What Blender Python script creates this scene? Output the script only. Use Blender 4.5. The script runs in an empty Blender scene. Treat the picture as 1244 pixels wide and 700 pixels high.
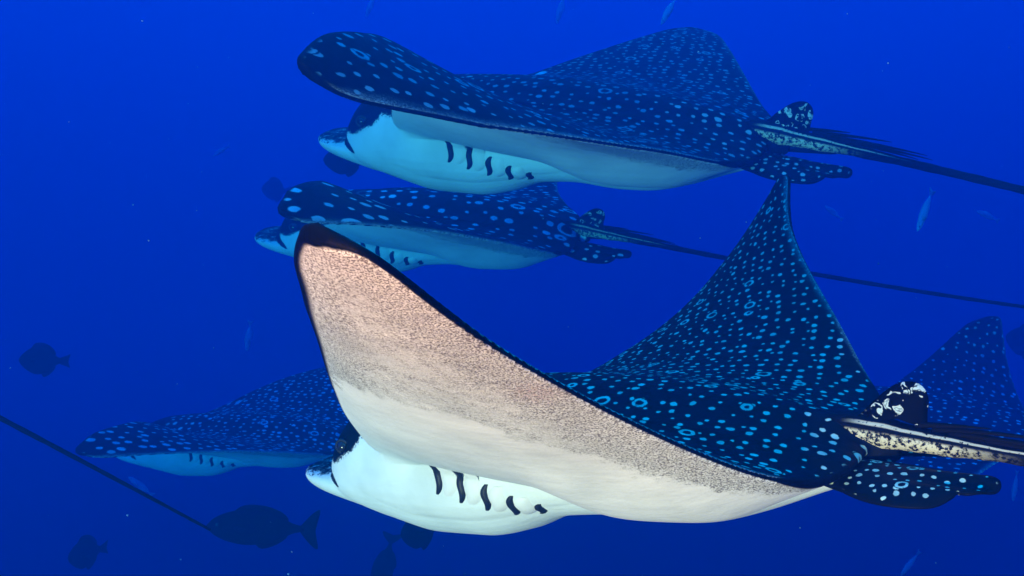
import bpy, bmesh, math, random
import numpy as np
from mathutils import Vector
from mathutils.bvhtree import BVHTree

# ------------------------------------------------------------------ camera, water light, camera strobe, exposure
scene = bpy.context.scene
coll = scene.collection
FPX, CX, CY = 1250.0, 622.0, 350.0            # focal length and centre in photograph pixels (1244 x 700)

cam_data = bpy.data.cameras.new("camera")
cam_data.sensor_width = 36.0
cam_data.lens = 36.0 * FPX / 1244.0
cam_data.clip_start = 0.02
cam_data.clip_end = 500.0
camera = bpy.data.objects.new("camera", cam_data)
coll.objects.link(camera)
camera.location = (0, 0, 0)
camera.rotation_euler = (math.radians(90), 0, 0)
scene.camera = camera

world = bpy.data.worlds.new("World")
scene.world = world
world.use_nodes = True
wn, wl = world.node_tree.nodes, world.node_tree.links
wn.clear()
w_out = wn.new("ShaderNodeOutputWorld")
w_bg = wn.new("ShaderNodeBackground")
w_tc = wn.new("ShaderNodeTexCoord")
w_sep = wn.new("ShaderNodeSeparateXYZ")
w_map = wn.new("ShaderNodeMapRange")
w_map.inputs["From Min"].default_value = -1
w_map.inputs["From Max"].default_value = 1
w_ramp = wn.new("ShaderNodeValToRGB")
w_ramp.color_ramp.interpolation = 'EASE'
WATER = [(-1.0, (0.000, 0.002, 0.03)), (-0.27, (0.000, 0.004, 0.04)), (0.0, (0.000, 0.110, 0.46)),
         (0.27, (0.000, 0.240, 0.78)), (1.0, (0.030, 1.900, 2.60))]
while len(w_ramp.color_ramp.elements) < len(WATER):
    w_ramp.color_ramp.elements.new(0.5)
for el, (zz, cc) in zip(w_ramp.color_ramp.elements, WATER):
    el.position = (zz + 1) / 2
    el.color = cc + (1,)
wl.new(w_tc.outputs["Generated"], w_sep.inputs[0])
wl.new(w_sep.outputs["Z"], w_map.inputs["Value"])
wl.new(w_map.outputs[0], w_ramp.inputs[0])
wl.new(w_ramp.outputs[0], w_bg.inputs["Color"])
w_bg.inputs["Strength"].default_value = 0.20
wl.new(w_bg.outputs[0], w_out.inputs["Surface"])

strobe_data = bpy.data.lights.new("strobe", 'SUN')  # parallel-ray lamp standing in for the diver's camera strobe
strobe_data.energy = 5.0
strobe_data.angle = math.radians(3.0)
strobe_data.color = (1.0, 0.23, 0.11)
strobe = bpy.data.objects.new("strobe", strobe_data)
coll.objects.link(strobe)
STROBE_DIR = Vector((0.48, 0.80, 0.16)).normalized()      # the way the light travels
strobe.rotation_euler = STROBE_DIR.to_track_quat('-Z', 'Y').to_euler()

scene.view_settings.view_transform = 'Standard'
scene.view_settings.look = 'None'
scene.view_settings.exposure = 2.9
scene.view_settings.gamma = 1.0
scene.cycles.use_denoising = True
scene.cycles.max_bounces = 4
scene.cycles.volume_bounces = 1
scene.cycles.transparent_max_bounces = 8

# ------------------------------------------------------------------ helpers
rng = np.random.default_rng(7)
random.seed(7)


def at(px, py, d):
    return np.array([(px - CX) / FPX * d, d, -(py - CY) / FPX * d])


def catmull(P, n):
    P = np.asarray(P, float)
    Q = np.vstack([2 * P[0] - P[1], P, 2 * P[-1] - P[-2]])
    out = []
    for i in range(len(P) - 1):
        p0, p1, p2, p3 = Q[i:i + 4]
        t = np.linspace(0, 1, n, endpoint=False)[:, None]
        out.append(.5 * ((2 * p1) + (-p0 + p2) * t + (2 * p0 - 5 * p1 + 4 * p2 - p3) * t ** 2 + (-p0 + 3 * p1 - 3 * p2 + p3) * t ** 3))
    out.append(P[-1:])
    return np.vstack(out)


def sstep(a, b, x):
    t = np.clip((x - a) / (b - a), 0, 1)
    return t * t * (3 - 2 * t)


def smooth_interp(x, xp, fp):
    """smooth interpolation through knots with xp ascending (monotone cubic)"""
    xp = np.asarray(xp, float); fp = np.asarray(fp, float)
    h = np.diff(xp); d = np.diff(fp) / h
    m = np.zeros(len(xp))
    m[1:-1] = np.where(d[:-1] * d[1:] > 0, 2 * d[:-1] * d[1:] / (d[:-1] + d[1:] + 1e-12), 0)
    m[0], m[-1] = d[0], d[-1]
    x = np.clip(x, xp[0], xp[-1])
    i = np.clip(np.searchsorted(xp, x) - 1, 0, len(xp) - 2)
    t = (x - xp[i]) / h[i]
    return ((2 * t ** 3 - 3 * t ** 2 + 1) * fp[i] + (t ** 3 - 2 * t ** 2 + t) * h[i] * m[i]
            + (-2 * t ** 3 + 3 * t ** 2) * fp[i + 1] + (t ** 3 - t ** 2) * h[i] * m[i + 1])


def make_mesh(name, verts, faces, attrs=None, smooth=True):
    me = bpy.data.meshes.new(name)
    me.from_pydata([tuple(v) for v in verts], [], [tuple(f) for f in faces])
    me.update()
    for k, a in (attrs or {}).items():
        a = np.asarray(a, dtype=np.float32)
        if a.ndim == 2:
            at_ = me.attributes.new(k, 'FLOAT_VECTOR', 'POINT')
            at_.data.foreach_set('vector', a.ravel())
        else:
            at_ = me.attributes.new(k, 'FLOAT', 'POINT')
            at_.data.foreach_set('value', a)
    if smooth:
        me.polygons.foreach_set('use_smooth', np.ones(len(me.polygons), dtype=bool))
    return me


def link(name, me, mat, parent=None):
    o = bpy.data.objects.new(name, me)
    coll.objects.link(o)
    if mat is not None:
        me.materials.clear()
        me.materials.append(mat)
    if parent is not None:
        o.parent = parent
    return o


def empty(name, loc, label, cat, group=None):
    o = bpy.data.objects.new(name, None)
    coll.objects.link(o)
    o.location = tuple(loc)
    o.empty_display_size = 0.1
    o["label"] = label
    o["category"] = cat
    if group:
        o["group"] = group
    return o


def loft(rings, cap=True):
    """rings: list of (n,3) closed loops -> verts, faces"""
    n = len(rings[0])
    V = np.vstack(rings)
    F = []
    for i in range(len(rings) - 1):
        for j in range(n):
            k = (j + 1) % n
            F.append((i * n + j, i * n + k, (i + 1) * n + k, (i + 1) * n + j))
    if cap:
        F.append(tuple(range(n))[::-1])
        F.append(tuple((len(rings) - 1) * n + j for j in range(n)))
    return V, F


def join(parts):
    V, F, o = [], [], 0
    for v, f in parts:
        V.append(np.asarray(v, float))
        F += [tuple(i + o for i in g) for g in f]
        o += len(v)
    return np.vstack(V), F


# ------------------------------------------------------------------ node helper
class NT:
    def __init__(self, mat):
        mat.use_nodes = True
        self.t = mat.node_tree
        self.t.nodes.clear()

    def new(self, typ, **kw):
        n = self.t.nodes.new(typ)
        for k, v in kw.items():
            setattr(n, k, v)
        return n

    def put(self, sock, v):
        if isinstance(v, bpy.types.NodeSocket):
            self.t.links.new(v, sock)
        elif isinstance(v, (tuple, list)) and len(v) == 3 and sock.type == 'RGBA':
            sock.default_value = tuple(v) + (1,)
        else:
            sock.default_value = v

    def math(self, op, a, b=0.0, c=0.0, clamp=False):
        n = self.new("ShaderNodeMath", operation=op, use_clamp=clamp)
        for i, v in enumerate((a, b, c)):
            self.put(n.inputs[i], v)
        return n.outputs[0]

    def step(self, v, a, b, lo=0.0, hi=1.0):
        n = self.new("ShaderNodeMapRange", interpolation_type='SMOOTHSTEP')
        for i, q in enumerate((v, a, b, lo, hi)):
            self.put(n.inputs[i], q)
        return n.outputs[0]

    def mix(self, f, a, b):
        n = self.new("ShaderNodeMix", data_type='RGBA')
        self.put(n.inputs["Factor"], f)
        self.put(n.inputs[6], a)
        self.put(n.inputs[7], b)
        return n.outputs[2]

    def attr(self, name, out="Fac"):
        n = self.new("ShaderNodeAttribute", attribute_name=name)
        return n.outputs[out]

    def vec(self, op, a, b=(0, 0, 0)):
        n = self.new("ShaderNodeVectorMath", operation=op)
        self.put(n.inputs[0], a)
        self.put(n.inputs[1], b)
        return n.outputs[0]

    def noise(self, vec, scale, detail=3.0, rough=0.55, out=0):
        n = self.new("ShaderNodeTexNoise")
        self.put(n.inputs["Vector"], vec)
        n.inputs["Scale"].default_value = scale
        n.inputs["Detail"].default_value = detail
        n.inputs["Roughness"].default_value = rough
        return n.outputs[out]

    def voro(self, vec, scale, rand):
        n = self.new("ShaderNodeTexVoronoi", voronoi_dimensions='2D', feature='F1')
        self.put(n.inputs["Vector"], vec)
        n.inputs["Scale"].default_value = scale
        n.inputs["Randomness"].default_value = rand
        return n.outputs["Distance"], n.outputs["Color"]

    def sep(self, v, typ="XYZ"):
        n = self.new("ShaderNodeSeparate" + typ)
        self.put(n.inputs[0], v)
        return n.outputs

    def finish(self, color, rough=0.55, spec=0.25, bump=None, bstr=0.2, bdist=0.004):
        b = self.new("ShaderNodeBsdfPrincipled")
        self.put(b.inputs["Base Color"], color)
        self.put(b.inputs["Roughness"], rough)
        b.inputs["Specular IOR Level"].default_value = spec
        if bump is not None:
            bn = self.new("ShaderNodeBump")
            bn.inputs["Strength"].default_value = bstr
            bn.inputs["Distance"].default_value = bdist
            self.put(bn.inputs["Height"], bump)
            self.t.links.new(bn.outputs[0], b.inputs["Normal"])
        o = self.new("ShaderNodeOutputMaterial")
        self.t.links.new(b.outputs[0], o.inputs["Surface"])


SPOT = (0.33, 0.62, 0.74)
DARK = (0.010, 0.014, 0.026)


def spot_mask(nt, rest, scale, offset, size=1.0, ring_amount=0.5):
    """pale dots and hollow rings laid out on the flattened skin"""
    flat = nt.vec('MULTIPLY', rest, (1, 1, 0))
    warp = nt.noise(flat, 16.0, 2.0, out=1)
    warp = nt.vec('MULTIPLY', nt.vec('SUBTRACT', warp, (0.5, 0.5, 0.5)), (0.012, 0.012, 0))
    p = nt.vec('ADD', nt.vec('ADD', flat, warp), offset)
    fine = nt.vec('MULTIPLY', nt.vec('SUBTRACT', nt.noise(flat, 120.0, 2.0, out=1), (0.5, 0.5, 0.5)), (0.005, 0.005, 0))
    p = nt.vec('ADD', p, fine)
    d, c = nt.voro(p, scale, 0.64)
    cs = nt.sep(c, "Color")
    r = nt.math('MULTIPLY_ADD', cs[0], 0.15 * size, 0.135 * size)
    dots = nt.step(nt.math('SUBTRACT', r, d), -0.02, 0.05)
    d2, c2 = nt.voro(nt.vec('ADD', p, (3.1, 1.7, 0)), scale * 0.33, 0.75)
    cs2 = nt.sep(c2, "Color")
    show = nt.step(cs2[0], 1 - ring_amount - 0.01, 1 - ring_amount + 0.01)
    rr = nt.math('MULTIPLY_ADD', cs2[1], 0.075 * size, 0.085 * size)
    band = nt.math('ABSOLUTE', nt.math('SUBTRACT', d2, rr))
    broken = nt.noise(p, 70.0, 2.0)
    ring = nt.math('MULTIPLY', nt.step(band, 0.022, 0.048, 1.0, 0.0), nt.step(broken, 0.30, 0.42))
    disc = nt.step(nt.math('SUBTRACT', d2, rr), 0.05, 0.075, 1.0, 0.0)
    keep = nt.math('SUBTRACT', 1.0, nt.math('MULTIPLY', disc, show))
    m = nt.math('MAXIMUM', nt.math('MULTIPLY', dots, keep), nt.math('MULTIPLY', ring, show))
    strength = nt.math('MULTIPLY_ADD', cs[1], 0.30, 0.70)
    return nt.math('MULTIPLY', m, strength)


def skin_material(name, scale, offset, size=1.0, rings=0.5, spot=SPOT, blush=None):
    m = bpy.data.materials.new(name)
    nt = NT(m)
    rest = nt.attr("rest", "Vector")
    vz, edge, mot, rimw, nospot = (nt.attr(k) for k in ("vz", "edge", "mot", "rimw", "nospot"))
    n_big = nt.noise(rest, 9.0, 4.0)
    n_mid = nt.noise(rest, 38.0, 4.0, 0.6)
    n_fine = nt.noise(rest, 240.0, 3.0, 0.6)
    # back
    spots = nt.math('MULTIPLY', spot_mask(nt, rest, scale, offset, size, rings), nt.math('SUBTRACT', 1.0, nospot))
    spots = nt.math('MULTIPLY', spots, nt.step(edge, 0.003, 0.010))
    base = nt.mix(n_mid, (0.001, 0.0018, 0.0045), (0.003, 0.005, 0.011))
    back = nt.mix(spots, base, spot)
    # belly
    white = nt.mix(nt.step(n_big, 0.35, 0.75), (0.78, 0.81, 0.77), (0.64, 0.68, 0.65))
    white = nt.mix(nt.step(n_fine, 0.5, 0.8, 0.0, 0.16), white, (0.45, 0.42, 0.38))
    # fine brown speckle on the outer wing
    patch = nt.noise(rest, 24.0, 7.0, 0.72)
    amount = nt.math('ADD', mot, nt.math('MULTIPLY', nt.math('SUBTRACT', patch, 0.5), 1.7))
    amount = nt.math('ADD', amount, nt.math('MULTIPLY', nt.math('SUBTRACT', n_big, 0.5), 0.7))
    amount = nt.step(amount, 0.36, 0.66)
    stretch = nt.vec('MULTIPLY', rest, (1.0, 1.0, 0.3))
    sp1 = nt.noise(stretch, 400.0, 3.0, 0.7)
    sp2 = nt.noise(nt.vec('ADD', stretch, (4, 2, 0)), 150.0, 3.0, 0.65)
    thr = nt.math('MULTIPLY_ADD', amount, -0.15, 0.645)
    specks = nt.step(nt.math('SUBTRACT', sp1, thr), -0.03, 0.07)
    specks = nt.math('MULTIPLY', specks, nt.step(amount, 0.02, 0.25))
    wash = nt.mix(nt.math('MULTIPLY', amount, nt.step(sp2, 0.38, 0.62, 0.08, 0.50)), white, (0.50, 0.56, 0.50))
    if blush:
        far_ = nt.new("ShaderNodeVectorMath", operation='DISTANCE')
        nt.put(far_.inputs[0], nt.vec('MULTIPLY', rest, (1, 1, 0)))
        nt.put(far_.inputs[1], blush)
        wash = nt.mix(nt.math('MULTIPLY', nt.step(far_.outputs["Value"], 0.005, 0.055, 0.5, 0.0), nt.step(n_fine, 0.3, 0.7)), wash, (0.50, 0.26, 0.24))
    belly = nt.mix(nt.math('MULTIPLY', specks, nt.step(nt.math('MULTIPLY_ADD', nt.step(edge, 0.01, 0.13, 0.30, -0.06), 1.0, n_mid), 0.30, 0.68, 0.28, 0.95)), wash, (0.13, 0.115, 0.10))
    rim = nt.math('ADD', edge, nt.math('MULTIPLY', nt.math('SUBTRACT', sp1, 0.5), nt.math('MULTIPLY', rimw, 1.3)))
    rim = nt.math('DIVIDE', rim, rimw)
    belly = nt.mix(nt.step(rim, 0.55, 1.25, 1.0, 0.0), belly, (0.0015, 0.002, 0.004))
    # ragged line where the dark back meets the white belly
    lim = nt.math('ADD', vz, nt.math('MULTIPLY', nt.math('SUBTRACT', n_fine, 0.5), nt.math('MULTIPLY_ADD', nospot, 0.030, 0.003)))
    lim = nt.math('ADD', lim, nt.math('MULTIPLY', nt.math('SUBTRACT', n_mid, 0.5), nt.math('MULTIPLY_ADD', nospot, 0.030, 0.002)))
    col = nt.mix(nt.step(lim, -0.004, 0.004), belly, back)
    fold = nt.noise(nt.vec('MULTIPLY', rest, (1.0, 3.0, 2.0)), 11.0, 3.0)
    bump = nt.math('ADD', nt.math('MULTIPLY', n_fine, 0.35), nt.math('MULTIPLY_ADD', fold, 2.2, n_mid))
    nt.finish(col, rough=nt.step(n_mid, 0.2, 0.8, 0.42, 0.62), spec=0.045, bump=bump, bstr=0.22, bdist=0.0035)
    return m


def fin_material(name, offset):
    """small dorsal fin: black with pale curls and blotches"""
    m = bpy.data.materials.new(name)
    nt = NT(m)
    rest = nt.attr("rest", "Vector")
    s = nt.sep(rest)
    cmb = nt.new("ShaderNodeCombineXYZ")
    nt.put(cmb.inputs[0], s[0]); nt.put(cmb.inputs[1], s[2])
    p = nt.vec('ADD', cmb.outputs[0], offset)
    w = nt.vec('MULTIPLY', nt.vec('SUBTRACT', nt.noise(p, 45.0, 2.0, out=1), (.5, .5, .5)), (0.045, 0.045, 0))
    d, c = nt.voro(nt.vec('ADD', p, w), 46.0, 0.8)
    cs = nt.sep(c, "Color")
    ring = nt.math('ABSOLUTE', nt.math('SUBTRACT', d, 0.26))
    ring = nt.step(ring, 0.04, 0.09, 1.0, 0.0)
    half = nt.step(nt.noise(p, 75.0, 2.0), 0.46, 0.54)
    m1 = nt.math('MULTIPLY', nt.math('MULTIPLY', ring, half), nt.step(cs[0], 0.25, 0.3))
    dot = nt.math('MULTIPLY', nt.step(d, 0.10, 0.2, 1.0, 0.0), nt.step(cs[1], 0.5, 0.55))
    msk = nt.math('MAXIMUM', m1, dot)
    col = nt.mix(msk, (0.0015, 0.0015, 0.003), (0.50, 0.56, 0.54))
    nt.finish(col, rough=0.65, spec=0.02, bump=nt.noise(rest, 160.0), bstr=0.2, bdist=0.002)
    return m


def tail_material(name):
    """tail: black above, pale mottled flank near the base with a pale stripe, black whip beyond"""
    m = bpy.data.materials.new(name)
    nt = NT(m)
    rest = nt.attr("rest", "Vector")
    ang, run = nt.attr("ang"), nt.attr("run")
    n1 = nt.noise(rest, 90.0, 4.0, 0.65)
    n2 = nt.noise(rest, 210.0, 3.0, 0.6)
    flank = nt.math('MULTIPLY', nt.step(ang, 0.15, 0.42, 1.0, 0.0), nt.step(ang, -1.25, -0.95))
    flank = nt.math('MULTIPLY', flank, nt.step(run, 0.06, 0.10))
    flank = nt.math('MULTIPLY', flank, nt.step(run, 0.20, 0.33, 1.0, 0.0))
    flank = nt.math('MULTIPLY', flank, nt.step(nt.math('MULTIPLY_ADD', n2, 0.6, nt.math('MULTIPLY', n1, 0.55)), 0.50, 0.62))
    st = nt.math('ABSOLUTE', nt.math('SUBTRACT', ang, 0.80))
    st = nt.math('MULTIPLY', nt.step(st, 0.08, 0.18, 1.0, 0.0), nt.step(run, 0.08, 0.12))
    st = nt.math('MULTIPLY', st, nt.step(run, 0.34, 0.42, 1.0, 0.0))
    st = nt.math('MULTIPLY', st, nt.step(n2, 0.34, 0.44))
    msk = nt.math('MAXIMUM', flank, nt.math('MULTIPLY', st, 0.9))
    col = nt.mix(msk, (0.003, 0.003, 0.006), nt.mix(n2, (0.72, 0.66, 0.50), (0.50, 0.44, 0.32)))
    nt.finish(col, rough=0.65, spec=0.05, bump=n1, bstr=0.3, bdist=0.003)
    return m


def plain_material(name, a, b, scale=60.0, rough=0.5, spec=0.25):
    m = bpy.data.materials.new(name)
    nt = NT(m)
    tc = nt.new("ShaderNodeTexCoord")
    n = nt.noise(tc.outputs["Object"], scale, 4.0)
    nt.finish(nt.mix(n, a, b), rough=rough, spec=spec, bump=n, bstr=0.2, bdist=0.002)
    return m


# ------------------------------------------------------------------ the ray: resting shape
LE = [[0.36, 0.15], [0.34, 0.22], [0.275, 0.36], [0.177, 0.52], [0.068, 0.68], [-0.027, 0.83], [-0.078, 0.92],
      [-0.119, 0.975], [-0.141, 0.997], [-0.17, 1.0]]
TE = [[-0.17, 1.0], [-0.205, 0.985], [-0.227, 0.95], [-0.246, 0.88], [-0.271, 0.75], [-0.308, 0.6], [-0.353, 0.45],
      [-0.405, 0.3], [-0.453, 0.19], [-0.48, 0.12]]
LEC, TEC = catmull(LE, 10), catmull(TE, 10)

# centre-line profiles, front to back
XU = [.575, .565, .545, .51, .46, .38, .25, .10, -.10, -.30, -.42, -.52]
ZUP = [-.050, -.015, .028, .066, .092, .112, .122, .124, .112, .082, .052, .016]
XL = [.575, .56, .50, .40, .30, .20, .10, .02, -.06, -.14, -.22, -.30, -.38, -.46, -.52]
ZLO = [-.060, -.085, -.110, -.140, -.160, -.160, -.140, -.112, -.108, -.120, -.122, -.106, -.082, -.054, -.018]
XW = [.575, .56, .53, .49, .45, .38, .25, .10, -.10, -.28, -.40, -.52]
WID = [.045, .072, .098, .118, .130, .142, .152, .155, .142, .105, .052, .012]


def fuselage():
    rings = []
    for x in np.concatenate([np.linspace(.575, .40, 26), np.linspace(.39, -.52, 60)]):
        zu = smooth_interp(x, XU[::-1], ZUP[::-1])
        zl = smooth_interp(x, XL[::-1], ZLO[::-1])
        w = smooth_interp(x, XW[::-1], WID[::-1])
        zc = np.interp(x, [-.5, 0, .4, .575], [0, 0, -.01, -.055])
        a = np.linspace(0, 2 * math.pi, 48, endpoint=False)
        c, s = np.cos(a), np.sin(a)
        e = 0.85
        yy = w * np.sign(c) * np.abs(c) ** e
        zz = zc + np.where(s > 0, (zu - zc) * np.abs(s) ** e, -(zc - zl) * np.abs(s) ** e)
        rings.append(np.stack([np.full_like(a, x), yy, zz], 1))
    return loft(rings)


def rostral_lobe():
    """flat duck-bill lobe below the forehead"""
    rings = []
    for x in np.linspace(.672, .40, 30):
        t = (.672 - x) / .272
        w = .092 * (1 - (1 - min(1, t / .50)) ** 2.6) ** .5 + .002 + .02 * max(0, t - .6)
        zc = -.056 - .040 * t ** 1.1
        h = .015 + .029 * min(1, t * 1.6) ** .8
        a = np.linspace(0, 2 * math.pi, 32, endpoint=False)
        rings.append(np.stack([np.full_like(a, x), w * np.cos(a), zc + h * np.sin(a) + .012 * np.cos(a) ** 2], 1))
    return loft(rings)


def wing_shell():
    ys = np.concatenate([np.linspace(-.999, -.9, 22, endpoint=False), np.linspace(-.9, .9, 150, endpoint=False), np.linspace(.9, .999, 22)])
    cc = .5 - .5 * np.cos(np.linspace(0, math.pi, 40))
    rings = []
    for y in ys:
        v = abs(y)
        le = np.interp(v, LEC[:, 1], LEC[:, 0]) if v > .15 else .36 + .02 * (1 - (v / .15) ** 2)
        te = np.interp(-v, -TEC[:, 1], TEC[:, 0]) if v > .12 else -.48
        tu = smooth_interp(v, [0, .10, .2, .35, .55, .8, 1], [.085, .075, .055, .034, .020, .011, .006])
        tl = smooth_interp(v, [0, .10, .2, .35, .55, .8, 1], [.035, .033, .036, .034, .022, .011, .006])
        wr = 1 - sstep(.13, .42, v)
        root = smooth_interp(cc, [0, .10, .22, .34, .48, .64, .80, .92, 1], [.020, .006, -.008, -.018, -.030, -.070, -.066, -.030, -.004])
        x = le + (te - le) * cc
        f = (1 - (2 * cc ** .72 - 1) ** 2) ** .72
        e = .0036
        zo = .036 * wr * (1 - cc) ** .8
        up = np.stack([x, np.full_like(x, y), zo + e + tu * f], 1)
        lo = np.stack([x, np.full_like(x, y), (1 - wr) * (-e - tl * f) + wr * root], 1)[::-1]
        rings.append(np.vstack([up, lo]))
    V, F = loft(rings)
    return V, F


def remesh_rest(voxel):
    V, F = join([fuselage(), rostral_lobe(), wing_shell()])
    me = make_mesh("rest_shape", V, F, smooth=False)
    bm = bmesh.new()
    bm.from_mesh(me)
    bmesh.ops.recalc_face_normals(bm, faces=bm.faces)
    bm.to_mesh(me)
    bm.free()
    ob = bpy.data.objects.new("rest_shape", me)
    coll.objects.link(ob)
    md = ob.modifiers.new("remesh", 'REMESH')
    md.mode = 'VOXEL'
    md.voxel_size = voxel
    md.adaptivity = 0.0
    dg = bpy.context.evaluated_depsgraph_get()
    out = bpy.data.meshes.new_from_object(ob.evaluated_get(dg))
    n = len(out.vertices)
    co = np.empty(n * 3, np.float32); out.vertices.foreach_get('co', co); co = co.reshape(-1, 3).astype(float)
    ed = np.empty(len(out.edges) * 2, np.int32); out.edges.foreach_get('vertices', ed); ed = ed.reshape(-1, 2)
    faces = [tuple(p.vertices) for p in out.polygons]
    bpy.data.objects.remove(ob)
    bpy.data.meshes.remove(me)
    bpy.data.meshes.remove(out)
    deg = np.bincount(ed.ravel(), minlength=n).astype(float)[:, None]
    for it in range(9):
        for lam in (.55, -.57):
            acc = np.zeros_like(co)
            for k in range(3):
                acc[:, k] = np.bincount(ed[:, 0], co[ed[:, 1], k], n) + np.bincount(ed[:, 1], co[ed[:, 0], k], n)
            co = co + lam * (acc / deg - co)
    # melt the wing roots into the back and the hind belly
    ax = np.abs(co[:, 1])
    wgt = np.where(co[:, 2] < 0, sstep(.0, -.10, co[:, 0]), sstep(.42, .36, co[:, 0])) * sstep(.36, .26, ax)
    wgt *= sstep(-.47, -.40, co[:, 0])
    wgt *= sstep(.02, .085, curve_dist(np.stack([co[:, 0], ax], 1), TEC[::3])) * sstep(.01, .04, curve_dist(np.stack([co[:, 0], ax], 1), LEC[::3]))
    wgt = (wgt * .6)[:, None]
    for it in range(int(110 * (.0042 / voxel) ** 2)):
        acc = np.zeros_like(co)
        for k in range(3):
            acc[:, k] = np.bincount(ed[:, 0], co[ed[:, 1], k], n) + np.bincount(ed[:, 1], co[ed[:, 0], k], n)
        co = co + wgt * (acc / deg - co)
    return co, faces


def curve_dist(P, C):
    a, b = C[:-1], C[1:]
    ab = b - a
    L = (ab ** 2).sum(1) + 1e-12
    out = np.full(len(P), 9.0)
    for i in range(len(a)):
        t = np.clip(((P - a[i]) @ ab[i]) / L[i], 0, 1)
        q = a[i] + t[:, None] * ab[i]
        out = np.minimum(out, np.sqrt(((P - q) ** 2).sum(1)))
    return out


def skin_attrs(co):
    x, y, z = co.T
    v = np.abs(y)
    P = np.stack([x, v], 1)
    dl, dt = curve_dist(P, LEC[::3]), curve_dist(P, TEC[::3])
    edge = np.minimum(dl, dt)
    zb = np.interp(x, [-.54, -.49, -.45, -.2, .2, .36, .415, .45, .50, .545, .58, .70], [-.05, -.05, .0, .0, .03, .045, .050, .018, -.004, -.012, -.040, -.046])
    body = v < .17
    zb = np.where(body, zb, np.interp(x, [-.2, .30], [0, .028]) * (1 - sstep(.15, .42, v)) + .0036 * (1 - sstep(-.035, .035, dt - dl)) * sstep(.15, .3, v))
    vz = z - zb + .075 * np.exp(-((x - .535) / .030) ** 2 - ((z + .046 - .55 * (x - .535)) / .012) ** 2)
    vb = np.interp(x, [-.44, -.33, -.2, -.06, .1, .27], [.17, .31, .47, .565, .55, .46])
    mot = sstep(-.075, .075, v - vb)
    fore = sstep(-.035, .035, dt - dl)
    rimw = .0006 + (.009 * sstep(.2, .38, v) + .006 * sstep(.3, .9, v)) * fore + .003 * sstep(.75, 1, v) \
        + .014 * sstep(.26, .14, v) * (1 - fore) * sstep(-.36, -.42, x)
    rimw = rimw * (1 - .55 * sstep(.86, .97, v))
    vz = vz - .001 * sstep(.88, .95, v)
    nospot = sstep(.33, .40, x) * (v < .2)
    return dict(rest=co, vz=vz, edge=edge, mot=mot, rimw=rimw, nospot=nospot)


# ------------------------------------------------------------------ the ray: swimming pose
VG = np.linspace(0, 1.05, 211)
Y0 = .13


def wing_tables(w):
    u = np.clip((VG - Y0) / (1 - Y0), 0, None)
    th = w[0] * (1 - np.exp(-u / .08)) + w[1] * u + w[2] * u ** 2 + w[3] * u ** 3
    d = VG[1] - VG[0]
    c, s = np.cos(th), np.sin(th)
    Y = np.concatenate([[0], np.cumsum((c[1:] + c[:-1]) / 2 * d)])
    Z = np.concatenate([[0], np.cumsum((s[1:] + s[:-1]) / 2 * d)])
    return th, Y, Z, w[4] * u + w[5] * u ** 2 + w[6] * u ** 3, w[7] * u ** 2 + w[8] * u ** 3, w[9] * u + w[10] * u ** 2


def bend(P, wl_, wr_):
    P = np.asarray(P, float)
    out = P.copy()
    for sg, w in ((1, wl_), (-1, wr_)):
        m = (P[:, 1] >= 0) if sg == 1 else (P[:, 1] < 0)
        if not m.any():
            continue
        x, v, z = P[m, 0], np.abs(P[m, 1]), P[m, 2]
        th, Y, Z, tau, dl, k = [np.interp(v, VG, a) for a in wing_tables(w)]
        c0 = np.interp(v, [0, .15, .5, .8, 1], [-.05, -.05, -.12, -.25, -.37])
        dx = x - c0
        z2 = z + k * dx * dx
        ct, st = np.cos(tau), np.sin(tau)
        xx, zz = dx * ct - z2 * st, dx * st + z2 * ct
        out[m, 0] = c0 + xx + dl
        out[m, 1] = sg * (Y - np.sin(th) * zz)
        out[m, 2] = Z + np.cos(th) * zz
    return out


def rotm(r):
    r = np.asarray(r, float)
    a = np.linalg.norm(r)
    if a < 1e-9:
        return np.eye(3)
    k = r / a
    K = np.array([[0, -k[2], k[1]], [k[2], 0, -k[0]], [-k[1], k[0], 0]])
    return np.eye(3) + math.sin(a) * K + (1 - math.cos(a)) * K @ K


HEADING = np.array([[-1, 0, 0], [0, -1, 0], [0, 0, 1.]]).T


class Pose:
    def __init__(self, p):
        self.p = np.array(p, float)
        self.R = rotm(self.p[3:6]) @ HEADING
        self.s = math.exp(self.p[6])

    def local(self, P):
        """resting coordinates -> coordinates relative to the ray's empty"""
        return self.s * (bend(P, self.p[7:18], self.p[18:29]) @ self.R.T)


print("building ray shapes")
FINE = remesh_rest(.0032)
COARSE = remesh_rest(.0075)
ATT_FINE, ATT_COARSE = skin_attrs(FINE[0]), skin_attrs(COARSE[0])
BVH = BVHTree.FromPolygons([Vector(c) for c in COARSE[0]], COARSE[1])


def on_skin(x, y, top=False):
    """point and normal of the resting skin below (or above) a spot of the outline"""
    o = Vector((x, y, 1.0 if top else -1.0))
    hit, nor, _, _ = BVH.ray_cast(o, Vector((0, 0, -1.0 if top else 1.0)))
    return np.array(hit), np.array(nor)


def from_side(x, z, sg):
    """point and normal of the resting skin seen from the flank"""
    hit, nor, _, _ = BVH.ray_cast(Vector((x, sg * 1.0 if abs(x) > .4 else sg * .30, z)), Vector((0, -sg, 0)))
    return np.array(hit), np.array(nor)


def around_body(x, ang, sg):
    """skin point hit from the body axis outwards, ang below the horizontal"""
    o = Vector((x, 0, -.03))
    d = Vector((0, sg * math.cos(ang), -math.sin(ang)))
    hit, nor, _, _ = BVH.ray_cast(o, d)
    return np.array(hit), -np.array(nor) if np.dot(nor, d) < 0 else np.array(nor)


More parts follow.
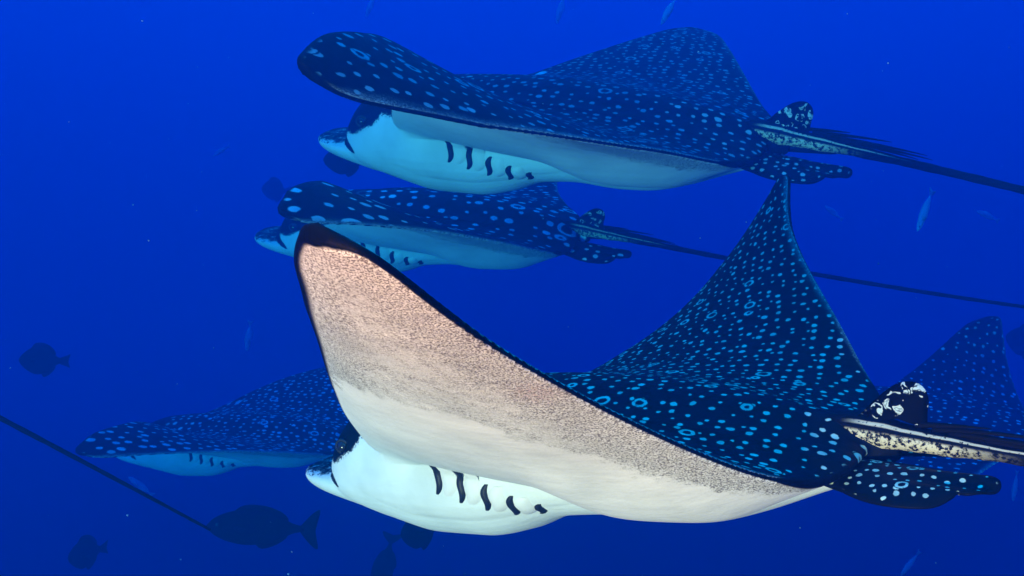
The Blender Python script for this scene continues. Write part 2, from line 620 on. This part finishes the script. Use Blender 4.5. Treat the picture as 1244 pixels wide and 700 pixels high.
def dummy_attrs(V, vz=1.0, nospot=0.0):
    n = len(V)
    return dict(rest=V, vz=np.full(n, vz), edge=np.full(n, 1.0), mot=np.zeros(n), rimw=np.full(n, .01), nospot=np.full(n, nospot))


def pelvic_fin_rest(sg):
    """rounded lobe beside the tail base with a ragged hind edge"""
    out = [(-.40, .055), (-.425, .105), (-.465, .135), (-.515, .158), (-.565, .165), (-.605, .158), (-.632, .140), (-.640, .128),
           (-.655, .130), (-.672, .118), (-.690, .092), (-.686, .076), (-.655, .058), (-.60, .040), (-.52, .022), (-.44, .016)]
    out = [(-.40 + (a + .40) * .90, b * .92) for a, b in out]
    C = catmull(out + out[:1], 5)[:-1]
    cen = np.array([-.53, .08])
    V, F = [], []
    n = len(C)
    K = 7
    for side_ in (1, -1):
        for r in np.linspace(1, 0.06, K):
            q = cen + (C - cen) * r
            th = .0018 + .011 * (1 - r ** 3) * np.clip((q[:, 0] + .72) / .3, .25, 1)
            zz = -.018 - .10 * np.clip(-.47 - q[:, 0], 0, 1) * .5 - .22 * np.clip(q[:, 1] - .05, 0, 1) ** 1.3
            zz = zz + .004 * np.sin(q[:, 1] * 120) * np.clip(-.5 - q[:, 0], 0, .15) / .15
            V.append(np.stack([q[:, 0], sg * q[:, 1], zz + side_ * th], 1))
    V = np.vstack(V)
    for s_ in range(2):
        b = s_ * K * n
        for i in range(K - 1):
            for j in range(n):
                k = (j + 1) % n
                f = (b + i * n + j, b + i * n + k, b + (i + 1) * n + k, b + (i + 1) * n + j)
                F.append(f if (s_ == 0) == (sg > 0) else f[::-1])
        f = tuple(b + (K - 1) * n + j for j in range(n))
        F.append(f if (s_ == 0) == (sg > 0) else f[::-1])
    for j in range(n):
        k = (j + 1) % n
        f = (j, K * n + j, K * n + k, k)
        F.append(f if sg > 0 else f[::-1])
    top = np.concatenate([np.ones(K * n), -np.ones(K * n)])
    a = dummy_attrs(V * np.array([1.45, 1.45, 1.0]))
    a['rimw'][:] = .0001
    rr = np.concatenate([np.repeat(np.linspace(1, .06, K), n)] * 2)
    a["vz"] = np.where((top > 0) | (rr > .80), 1.0, -1.0)
    a["edge"] = (1 - rr) * .15
    return V, F, a


def dorsal_fin_rest():
    out = [(-.425, .030), (-.450, .058), (-.475, .080), (-.500, .098), (-.522, .106), (-.540, .104), (-.552, .092), (-.555, .074),
           (-.551, .056), (-.548, .030)]
    out = [(-.508 + (a + .49) * .90, .026 + (b - .03) * .90) for a, b in out]
    C = catmull(out, 5)
    n = len(C)
    cen = np.array([-.521, .044])
    V, F = [], []
    K = 6
    for s_ in (1, -1):
        for r in np.linspace(1, .08, K):
            q = cen + (C - cen) * r
            h = np.clip((q[:, 1] - .03) / .08, 0, 1)
            th = (.0012 + .010 * (1 - r ** 2)) * (1 - .55 * h)
            V.append(np.stack([q[:, 0], s_ * th, q[:, 1]], 1))
    V = np.vstack(V)
    for s_ in range(2):
        b = s_ * K * n
        for i in range(K - 1):
            for j in range(n - 1):
                f = (b + i * n + j, b + i * n + j + 1, b + (i + 1) * n + j + 1, b + (i + 1) * n + j)
                F.append(f if s_ else f[::-1])
        f = tuple(b + (K - 1) * n + j for j in range(n))
        F.append(f if s_ else f[::-1])
    for j in range(n - 1):
        F.append((j, j + 1, K * n + j + 1, K * n + j))
    return V, F


def tail_path(s, bz, cz, by):
    s = np.asarray(s, float)
    k = np.clip(s - .06, 0, None)
    return np.stack([-.36 - s, by * k ** 2, .034 - .022 * np.clip(1 - s / .08, 0, 1) + bz * k + cz * k ** 2], -1)


def tail_rest(bz, cz, by, length):
    ss = np.concatenate([np.linspace(0, .4, 34, endpoint=False), np.linspace(.4, length, 90)])
    P = tail_path(ss, bz, cz, by)
    T = np.gradient(P, axis=0)
    T /= np.linalg.norm(T, axis=1)[:, None]
    rad = smooth_interp(ss, [0, .06, .12, .20, .30, .45, 1.0, 1.8, 3.2], [.016, .022, .0255, .0195, .0130, .0092, .0076, .0060, .0028])
    if length < 3.0:
        rad = rad * (1 - .45 * np.clip(ss / length, 0, 1) ** 4)
    n = 24
    a = np.linspace(0, 2 * math.pi, n, endpoint=False)
    rings, A, R = [], [], []
    for i in range(len(ss)):
        up = np.array([0, 0, 1.0]); sd = np.cross(up, T[i]); sd /= np.linalg.norm(sd); up = np.cross(T[i], sd)
        wob = 1 + .05 * math.sin(ss[i] * 61) + .04 * math.sin(ss[i] * 143)
        rings.append(P[i] + rad[i] * wob * (np.cos(a)[:, None] * sd + .92 * np.sin(a)[:, None] * up))
        A.append(np.arcsin(np.clip(np.sin(a), -1, 1)))
        R.append(np.full(n, ss[i]))
    V, F = loft(rings)
    return V, F, dict(rest=V, ang=np.concatenate(A), run=np.concatenate(R))


def spine_rest(start, bz, cz, by, length, lift, yaw):
    """one flat barbed tail spine"""
    s0 = start
    p0 = tail_path(np.array([s0]), bz, cz, by)[0] + np.array([0, 0, .016 + .10 * max(0, .24 - s0)])
    d = np.array([-math.cos(lift) * math.cos(yaw), math.sin(yaw), math.sin(lift) + bz])
    d /= np.linalg.norm(d)
    sd = np.cross([0, 0, 1.0], d); sd /= np.linalg.norm(sd); up = np.cross(d, sd)
    rings = []
    for t in np.linspace(0, 1, 18):
        w = .0062 * (1 - t) ** .7 + .0006
        w *= 1 + (.22 if int(t * 18) % 2 else 0) * (t > .3)
        h = .0045 * (1 - t) ** .8 + .0005
        a = np.linspace(0, 2 * math.pi, 8, endpoint=False)
        c = p0 + d * (t * length) - np.array([0, 0, .05 * length * t * t])
        rings.append(c + w * np.cos(a)[:, None] * sd + h * np.sin(a)[:, None] * up)
    return loft(rings)


def gill_strip(x0, sg, a0, a1, width, lift, wiggle, nseg=12):
    """narrow curved band lying on the skin across the gill row"""
    V, F = [], []
    for i, t in enumerate(np.linspace(0, 1, nseg)):
        ang = a0 + (a1 - a0) * t
        xm = x0 + wiggle * math.sin(t * 2 * math.pi) + .014 * t
        w = width * (.30 + .90 * math.sin(math.pi * (.08 + .84 * t)) ** .6)
        for j, k in enumerate((-1, -.5, 0, .5, 1)):
            p, nrm = around_body(xm + k * w, ang, sg)
            V.append(p + nrm * (lift + .0012) * (1 - abs(k) ** 2.2) * math.sin(math.pi * min(1, t * .96 + .02)) ** .5 - nrm * .0008)
    for i in range(nseg - 1):
        for j in range(4):
            f = (i * 5 + j, i * 5 + j + 1, (i + 1) * 5 + j + 1, (i + 1) * 5 + j)
            F.append(f if sg > 0 else f[::-1])
    return np.array(V), F


MAT_SLIT = plain_material("gill_slit_dark", (0.006, 0.007, 0.009), (0.015, 0.015, 0.018), 90)
MAT_FLAP = plain_material("gill_flap_white", (0.84, 0.83, 0.78), (0.74, 0.73, 0.69), 130)
MAT_EYE = plain_material("eye_dark", (0.004, 0.004, 0.005), (0.02, 0.018, 0.016), 60, 0.15, 0.5)
MAT_EYE_RIM = plain_material("eye_rim", (0.01, 0.012, 0.016), (0.025, 0.028, 0.032), 60)
MAT_SPINE = plain_material("spine_dark", (0.002, 0.002, 0.003), (0.006, 0.005, 0.006), 120, 0.7, 0.03)
MAT_TAIL = tail_material("tail_skin")

SLITS = [.212, .164, .116, .070, .028]


def build_ray(p, label, skin, fin, fine, tail, nspines=5, parts=True):
    ps = Pose(p)
    root = empty("spotted_eagle_ray", p[:3], label, "eagle ray", "school of spotted eagle rays swimming together")
    co, faces = FINE if fine else COARSE
    link("body", make_mesh("body", ps.local(co), faces, ATT_FINE if fine else ATT_COARSE), skin, root)

    def add(name, V, F, mat, attrs=None, parent=root):
        return link(name, make_mesh(name, ps.local(np.asarray(V)), F, attrs), mat, parent)

    for sg in (1, -1):
        V, F, a = pelvic_fin_rest(sg)
        add("pelvic_fin", V, F, skin, a)
    V, F = dorsal_fin_rest()
    # the small fin follows the fall of the tail
    add("dorsal_fin", V, F, fin, dict(rest=V))
    V, F, a = tail_rest(*tail)
    t_ob = add("tail", V, F, MAT_TAIL, a)
    for k in range(nspines):
        V, F = spine_rest(.185 + .022 * k, tail[0], tail[1], tail[2], [.10, .16, .21, .20, .15, .12][k],
                          [.20, .13, .08, .035, .015, .05][k], [.05, -.03, .04, -.02, .03, -.06][k])
        add("tail_spine", V, F, MAT_SPINE, None, t_ob)
    if parts:
        for sg in (1, -1):
            h, nr = from_side(.478, .026, sg)
            rings = []
            for u in np.linspace(.02, math.pi / 2 * 1.3, 9):
                a = np.linspace(0, 2 * math.pi, 18, endpoint=False)
                r = .0140 * math.sin(u)
                rings.append(np.stack([h[0] + r * np.cos(a), np.full(18, h[1] + sg * (.011 * math.cos(u) - .001)), h[2] + .82 * r * np.sin(a)], 1))
            V, F = loft(rings)
            e_ob = add("eye", V, F if sg < 0 else [f[::-1] for f in F], MAT_EYE)
            rings = []
            for u in np.linspace(0, 2 * math.pi, 24, endpoint=False):
                b = np.linspace(0, 2 * math.pi, 8, endpoint=False)
                rr = .0155 + .0030 * np.cos(b)
                rings.append(np.stack([h[0] + rr * math.cos(u), h[1] + sg * (.0022 * np.sin(b) + .0005), h[2] + .84 * rr * math.sin(u)], 1))
            rings.append(rings[0])
            V, F = loft(rings, cap=False)
            add("eyelid", V, F, MAT_EYE_RIM, None, e_ob)
            for i, x0 in enumerate(SLITS):
                a0, a1 = -.24 + .115 * i, .16 + .085 * i - .04 * (i == 4)
                V, F = gill_strip(x0, sg, a0, a1 - .02, .0075, .0040, .0040)
                add("gill_slit", V, F, MAT_SLIT)
                if i < 4:
                    xm = (x0 + SLITS[i + 1]) / 2
                    V, F = gill_strip(xm, sg, a0 + .02, a1 - .01, .0160, .0042, .0036)
                    add("gill_flap", V, F, MAT_FLAP)
    return root


POSES = {
    'A': [0.115, 1.515, -0.23, 0.133, -0.128, -0.594, -0.163, 0.71, -0.366, -0.107, 0.213, 0.542, -0.519, 0.01, -0.05, -0.101, 0.402,
          0.281, 0.205, 0.387, 0.358, 0.255, -0.386, -0.207, -0.21, 0.215, -0.054, 0.093, -0.178],
    'B': [0.15, 3.02, 0.46, 0.411, 0.032, -0.417, 0.224, 0.625, -0.334, -0.309, -0.297, 0.346, 0.297, 0.128, -0.041, 0.261, 0.405,
          0.011, 0.107, 0.119, -0.104, -0.271, 0.046, 0.02, 0.01, 0.068, 0.043, -0.053, 0.068],
    'C': [-0.311, 4.39, 0.252, 0.416, 0.012, -0.191, 0.223, 0.676, -0.061, -0.365, -0.619, 0.247, 0.263, 0.186, 0.185, 0.148, 0.214,
          0.05, -0.156, -0.045, 0.031, 0.082, -0.059, -0.001, 0.058, -0.098, 0.065, 0.029, 0.084],
    'D': [-1.517, 5.953, -0.882, 0.181, -0.034, -0.14, 0.22, 0.542, -0.078, -0.359, -0.557, 0.258, 0.214, 0.166, 0.22, 0.216, 0.267,
          0.172, 0.312, -0.099, -0.239, -0.277, 0.05, 0.02, -0.016, -0.03, -0.045, 0.039, 0.028],
    'E': [2.003, 4.95, -0.695, -0.068, 0.062, -0.518, 0.237, .25, .1, 0.0, 0.0, 0.0, 0.0, 0.0, 0.0, 0.0, 0.0, 0.0, 0.064, 0.62,
          0.562, 0.565, 0.23, 0.314, 0.341, 0.117, -0.036, -0.242, 0.122],
}
for k, far in (('B', 1.15), ('C', 1.0), ('D', .93), ('E', 1.05)):
    POSES[k][:3] = [far * q for q in POSES[k][:3]]
    POSES[k][6] += math.log(far)
POSES['E'][2] += .05
POSES['E'][7:18] = [-.12, -.1] + [0.0] * 9
POSES['F'] = [-2.90, 2.62, .325, 0, .25, 0, .10] + POSES['D'][7:]

SKINS = {
    'A': skin_material("ray_skin_front", 38.0, (0.3, 0.1, 0), .86, .42, (.55, .74, .56), (-.265, .645, 0.0)),
    'B': skin_material("ray_skin_upper", 33.0, (1.3, 2.1, 0), .90, .25, (.24, .45, .48)),
    'C': skin_material("ray_skin_sparse", 17.0, (5.3, 0.7, 0), .88, .22, (.70, .95, .97)),
    'D': skin_material("ray_skin_dense", 25.0, (2.3, 4.1, 0), 1.0, .08, (.62, .92, .95)),
    'E': skin_material("ray_skin_far", 24.0, (7.3, 3.1, 0), .75, .05, (.62, .92, .95)),
}
FINS = {k: fin_material("dorsal_fin_" + n, o) for k, n, o in (('A', "front", (0, 0, 0)), ('B', "upper", (.31, .2, 0)), ('C', "far", (.7, .5, 0)))}

build_ray(POSES['A'], "large spotted eagle ray with brown-speckled pale wing underside raised, in front of the others", SKINS['A'], FINS['A'],
          True, (-.20, 0.03, 0.0, 2.4))
build_ray(POSES['B'], "spotted eagle ray with wings spread flat and white belly, uppermost of the school", SKINS['B'], FINS['B'], True,
          (-.16, -.03, 0.0, 2.4))
build_ray(POSES['C'], "sparsely spotted eagle ray with bright dots, half hidden under the uppermost ray's belly", SKINS['C'], FINS['C'], False,
          (-.19, .03, 0.0, 2.3))
build_ray(POSES['D'], "densely dotted eagle ray gliding with flat wings behind the front ray's head", SKINS['D'], FINS['C'], False,
          (-.05, 0.0, 0.0, 2.0))
build_ray(POSES['E'], "dim eagle ray showing one raised wing behind the front ray's tail", SKINS['E'], FINS['C'], False, (-.03, 0.0, 0.0, 2.0), parts=False)
build_ray(POSES['F'], "eagle ray whose thin dark whip tail points at the large dark fish", SKINS['D'], FINS['C'], False, (-.21, -.012, 0.0, 1.72),
          parts=False)

# ------------------------------------------------------------------ fish
MAT_DARK_FISH = plain_material("dark_fish_skin", (0.003, 0.003, 0.005), (0.008, 0.008, 0.010), 40, 0.7, 0.03)
MAT_DARK_FIN = plain_material("dark_fish_fin", (0.003, 0.003, 0.005), (0.007, 0.007, 0.009), 90, 0.7, 0.03)
MAT_PALE_FISH = plain_material("pale_fish_skin", (0.55, 0.60, 0.62), (0.75, 0.78, 0.78), 30, 0.35)
MAT_PALE_FIN = plain_material("pale_fish_fin", (0.40, 0.46, 0.50), (0.55, 0.60, 0.62), 60)


def fish_profile(kind):
    # t along the body from snout to tail stalk, half height, half width (length 1 = snout to end of tail fin)
    if kind == 'deep':
        return ([0, .02, .08, .2, .36, .52, .66, .76, .82], [.01, .06, .13, .225, .285, .26, .16, .075, .055],
                [.008, .03, .06, .085, .095, .085, .055, .028, .018])
    if kind == 'long':
        return ([0, .02, .08, .2, .36, .52, .66, .78, .86], [.008, .035, .085, .135, .162, .148, .098, .040, .025],
                [.008, .03, .06, .085, .095, .085, .055, .022, .012])
    return ([0, .02, .08, .2, .38, .55, .70, .80, .86], [.006, .025, .055, .085, .10, .09, .06, .028, .018],
            [.006, .02, .035, .05, .055, .05, .03, .014, .008])


def flat_fin(pts, th):
    """thin tapered fin blade from an outline in the fish's x-z plane"""
    C = catmull(list(pts) + [pts[0]], 3)[:-1]
    n = len(C)
    cen = C.mean(0)
    V = np.vstack([np.stack([C[:, 0], 0 * C[:, 0] + th * .25, C[:, 1]], 1), [[cen[0], th, cen[1]]],
                   np.stack([C[:, 0], 0 * C[:, 0] - th * .25, C[:, 1]], 1), [[cen[0], -th, cen[1]]]])
    F = []
    for j in range(n):
        k = (j + 1) % n
        F += [(j, k, n), (n + 1 + k, n + 1 + j, 2 * n + 1), (j, n + 1 + j, n + 1 + k, k)]
    return V, F


def build_fish(kind, mats, px, py, d, length_px, yaw, pitch, roll, label, group):
    L = length_px / FPX * d
    root = empty("reef_fish" if kind != 'slim' else "slender_fish", at(px, py, d), label, "fish", group)
    R = (rotm((0, 0, yaw)) @ rotm((0, pitch, 0)) @ rotm((roll, 0, 0)))
    R = R @ np.diag([-1.0, -1.0, 1.0])                     # faces the picture's left at yaw 0

    def put(name, V, F, mat, parent=root):
        V = (np.asarray(V, float) + np.array([.45, 0, 0])) * L
        return link(name, make_mesh(name, V @ R.T, F), mat, parent)

    t, hh, ww = fish_profile(kind)
    rings = []
    for u in np.linspace(0, t[-1], 26):
        h, w = smooth_interp(u, t, hh), smooth_interp(u, t, ww)
        a = np.linspace(0, 2 * math.pi, 20, endpoint=False)
        rings.append(np.stack([np.full(20, -u), w * np.cos(a), h * np.sin(a)], 1))
    V, F = loft(rings)
    put("body", V, F, mats[0])
    h_end = hh[-1]
    e = t[-1]
    sp = {'deep': .135, 'long': .175, 'slim': .10}[kind]
    put("tail_fin", *flat_fin([(-e + .03, h_end), (-.93, sp * .8), (-1.0, sp), (-.975, .03), (-.97, -.03), (-1.0, -sp), (-.93, -sp * .8), (-e + .03, -h_end)], .008), mats[1])
    k = max(hh)
    put("dorsal_fin", *flat_fin([(-.22, k * .80), (-.32, k * 1.22), (-.5, k * 1.22), (-.66, k * .88), (-.72, k * .45), (-.6, k * .45), (-.45, k * .75)], .007), mats[1])
    put("anal_fin", *flat_fin([(-.42, -k * .82), (-.5, -k * 1.18), (-.64, -k * .88), (-.72, -k * .42), (-.6, -k * .5)], .007), mats[1])
    for sg in (1, -1):
        V, F = flat_fin([(-.24, .02), (-.34, .05), (-.40, -.01), (-.36, -.06), (-.27, -.03)], .005)
        V[:, 1] += sg * (smooth_interp(.25, t, ww) + .25 * np.clip(-.24 - V[:, 0], 0, 1))
        put("pectoral_fin", V, F, mats[1])
        rings = []
        a = np.linspace(0, 2 * math.pi, 12, endpoint=False)
        wy = smooth_interp(.1, t, ww)
        for u in np.linspace(.05, 1.8, 6):
            r = .016 * math.sin(u)
            rings.append(np.stack([-.10 + r * np.cos(a), np.full(12, sg * (wy * .93 + .008 * math.cos(u))), .035 * k / .2 + r * np.sin(a)], 1))
        V, F = loft(rings)
        put("eye", V, F, MAT_EYE)
    return root


DF = (MAT_DARK_FISH, MAT_DARK_FIN)
PF = (MAT_PALE_FISH, MAT_PALE_FIN)
GD, GP = "dark reef fish around the rays", "pale slender fish in the far water"
build_fish('deep', DF, 51, 438, 6.0, 60, .1, .03, 0, "small dark round fish alone in open water beyond the thin tail", GD)
build_fish('long', DF, 313, 641, 4.4, 134, .15, .07, 0, "large dark fish with spread tail fin at the whip tail's end", GD)
build_fish('deep', DF, 105, 672, 6.0, 62, 1.15, 0, 0, "round dark fish turned head-on below the thin whip tail", GD)
build_fish('long', DF, 467, 690, 6.5, 78, .5, -1.3, 0, "dark fish diving steeply below the front ray's snout", GD)
build_fish('deep', DF, 512, 643, 4.8, 78, .9, 0, 0, "dark fish partly hidden beneath the front ray's chest", GD)
build_fish('deep', DF, 420, 195, 5.6, 60, .2, 0, 0, "dark fish beside the uppermost ray's chin", GD)
build_fish('deep', DF, 1246, 416, 8.5, 62, .2, .3, 0, "dim dark fish past the raised wing behind the front ray's tail", GD)
build_fish('deep', DF, 334, 231, 10.0, 44, .9, 0, 0, "dim dark fish at the sparsely spotted ray's near wing tip", GD)
PALE = [(1123, 258, 5.9, 56, -1.17, "bright pale slender fish hanging head-up above the second thin tail"),
        (1199, 262, 8.9, 34, .35, "faint pale fish beside the bright slender fish between the two tails"),
        (1012, 258, 9.3, 30, .6, "faint pale fish near the front ray's far wing tip"),
        (302, 410, 8.9, 38, -1.45, "faint pale fish in open water beside the front ray's raised wing"),
        (812, 14, 7.1, 42, -1.05, "pale fish above the uppermost ray's far wing"),
        (681, 12, 9.3, 40, -1.3, "faint pale fish above the uppermost ray's back"),
        (170, 590, 8.6, 38, .7, "faint pale fish beneath the densely dotted ray"),
        (1105, 686, 8.2, 40, -.8, "faint pale fish deep below the front ray's pelvic fin"),
        (1233, 592, 8.2, 38, -1.4, "faint pale fish just below the front ray's tail"),
        (450, 8, 9.5, 32, -1.2, "faint pale fish above the uppermost ray's near wing"),
        (268, 184, 9.5, 24, -.6, "tiny faint pale fish in open water before the uppermost ray")]
for px, py, d, lp, pit, lab in PALE:
    build_fish('slim', PF, px, py, d, lp, .25, pit, .2, lab, GP)

# ------------------------------------------------------------------ drifting specks in the water
tet = np.array([[1, 1, 1], [-1, -1, 1], [-1, 1, -1], [1, -1, -1]], float)
tf = [(0, 1, 2), (0, 3, 1), (0, 2, 3), (1, 3, 2)]
sv, sf = [], []
for i in range(420):
    d = rng.uniform(2.0, 10)
    c = np.array([rng.uniform(-.7, .7) * d, d, rng.uniform(-.42, .42) * d])
    r = rng.uniform(.0005, .0016) * (1 + .10 * d)
    sv.append(c + tet * r * rng.uniform(.6, 1.3, (4, 3)))
    sf += [tuple(4 * i + k for k in f) for f in tf]
specks = link("floating_specks", make_mesh("floating_specks", np.vstack(sv), sf), plain_material("speck", (0.35, 0.38, 0.38), (0.55, 0.58, 0.56)))
specks["label"] = "tiny pale specks of plankton drifting in the blue water"
specks["category"] = "plankton"
specks["kind"] = "stuff"

# ------------------------------------------------------------------ the water itself
x0, x1, y0, y1, z0, z1 = -11.0, 11.0, -0.35, 14.5, -4.6, 4.6
hv = [(x, y, z) for x in (x0, x1) for y in (y0, y1) for z in (z0, z1)]
hf = [(0, 1, 3, 2), (4, 6, 7, 5), (0, 4, 5, 1), (2, 3, 7, 6), (0, 2, 6, 4), (1, 5, 7, 3)]
mw = bpy.data.materials.new("blue_water")
mw.use_nodes = True
t = mw.node_tree
t.nodes.clear()
pv = t.nodes.new("ShaderNodeVolumePrincipled")
mo = t.nodes.new("ShaderNodeOutputMaterial")
pv.inputs["Density"].default_value = 0.72
pv.inputs["Color"].default_value = (0.0, 0.045, 0.145, 1)
pv.inputs["Absorption Color"].default_value = (0.0, 0.48, 0.87, 1)
pv.inputs["Anisotropy"].default_value = 0.6
t.links.new(pv.outputs[0], mo.inputs["Volume"])
haze = link("haze", make_mesh("haze", hv, hf, smooth=False), mw)
haze["kind"] = "stuff"
haze["label"] = "clear deep blue sea water all around the rays"
haze["category"] = "water"
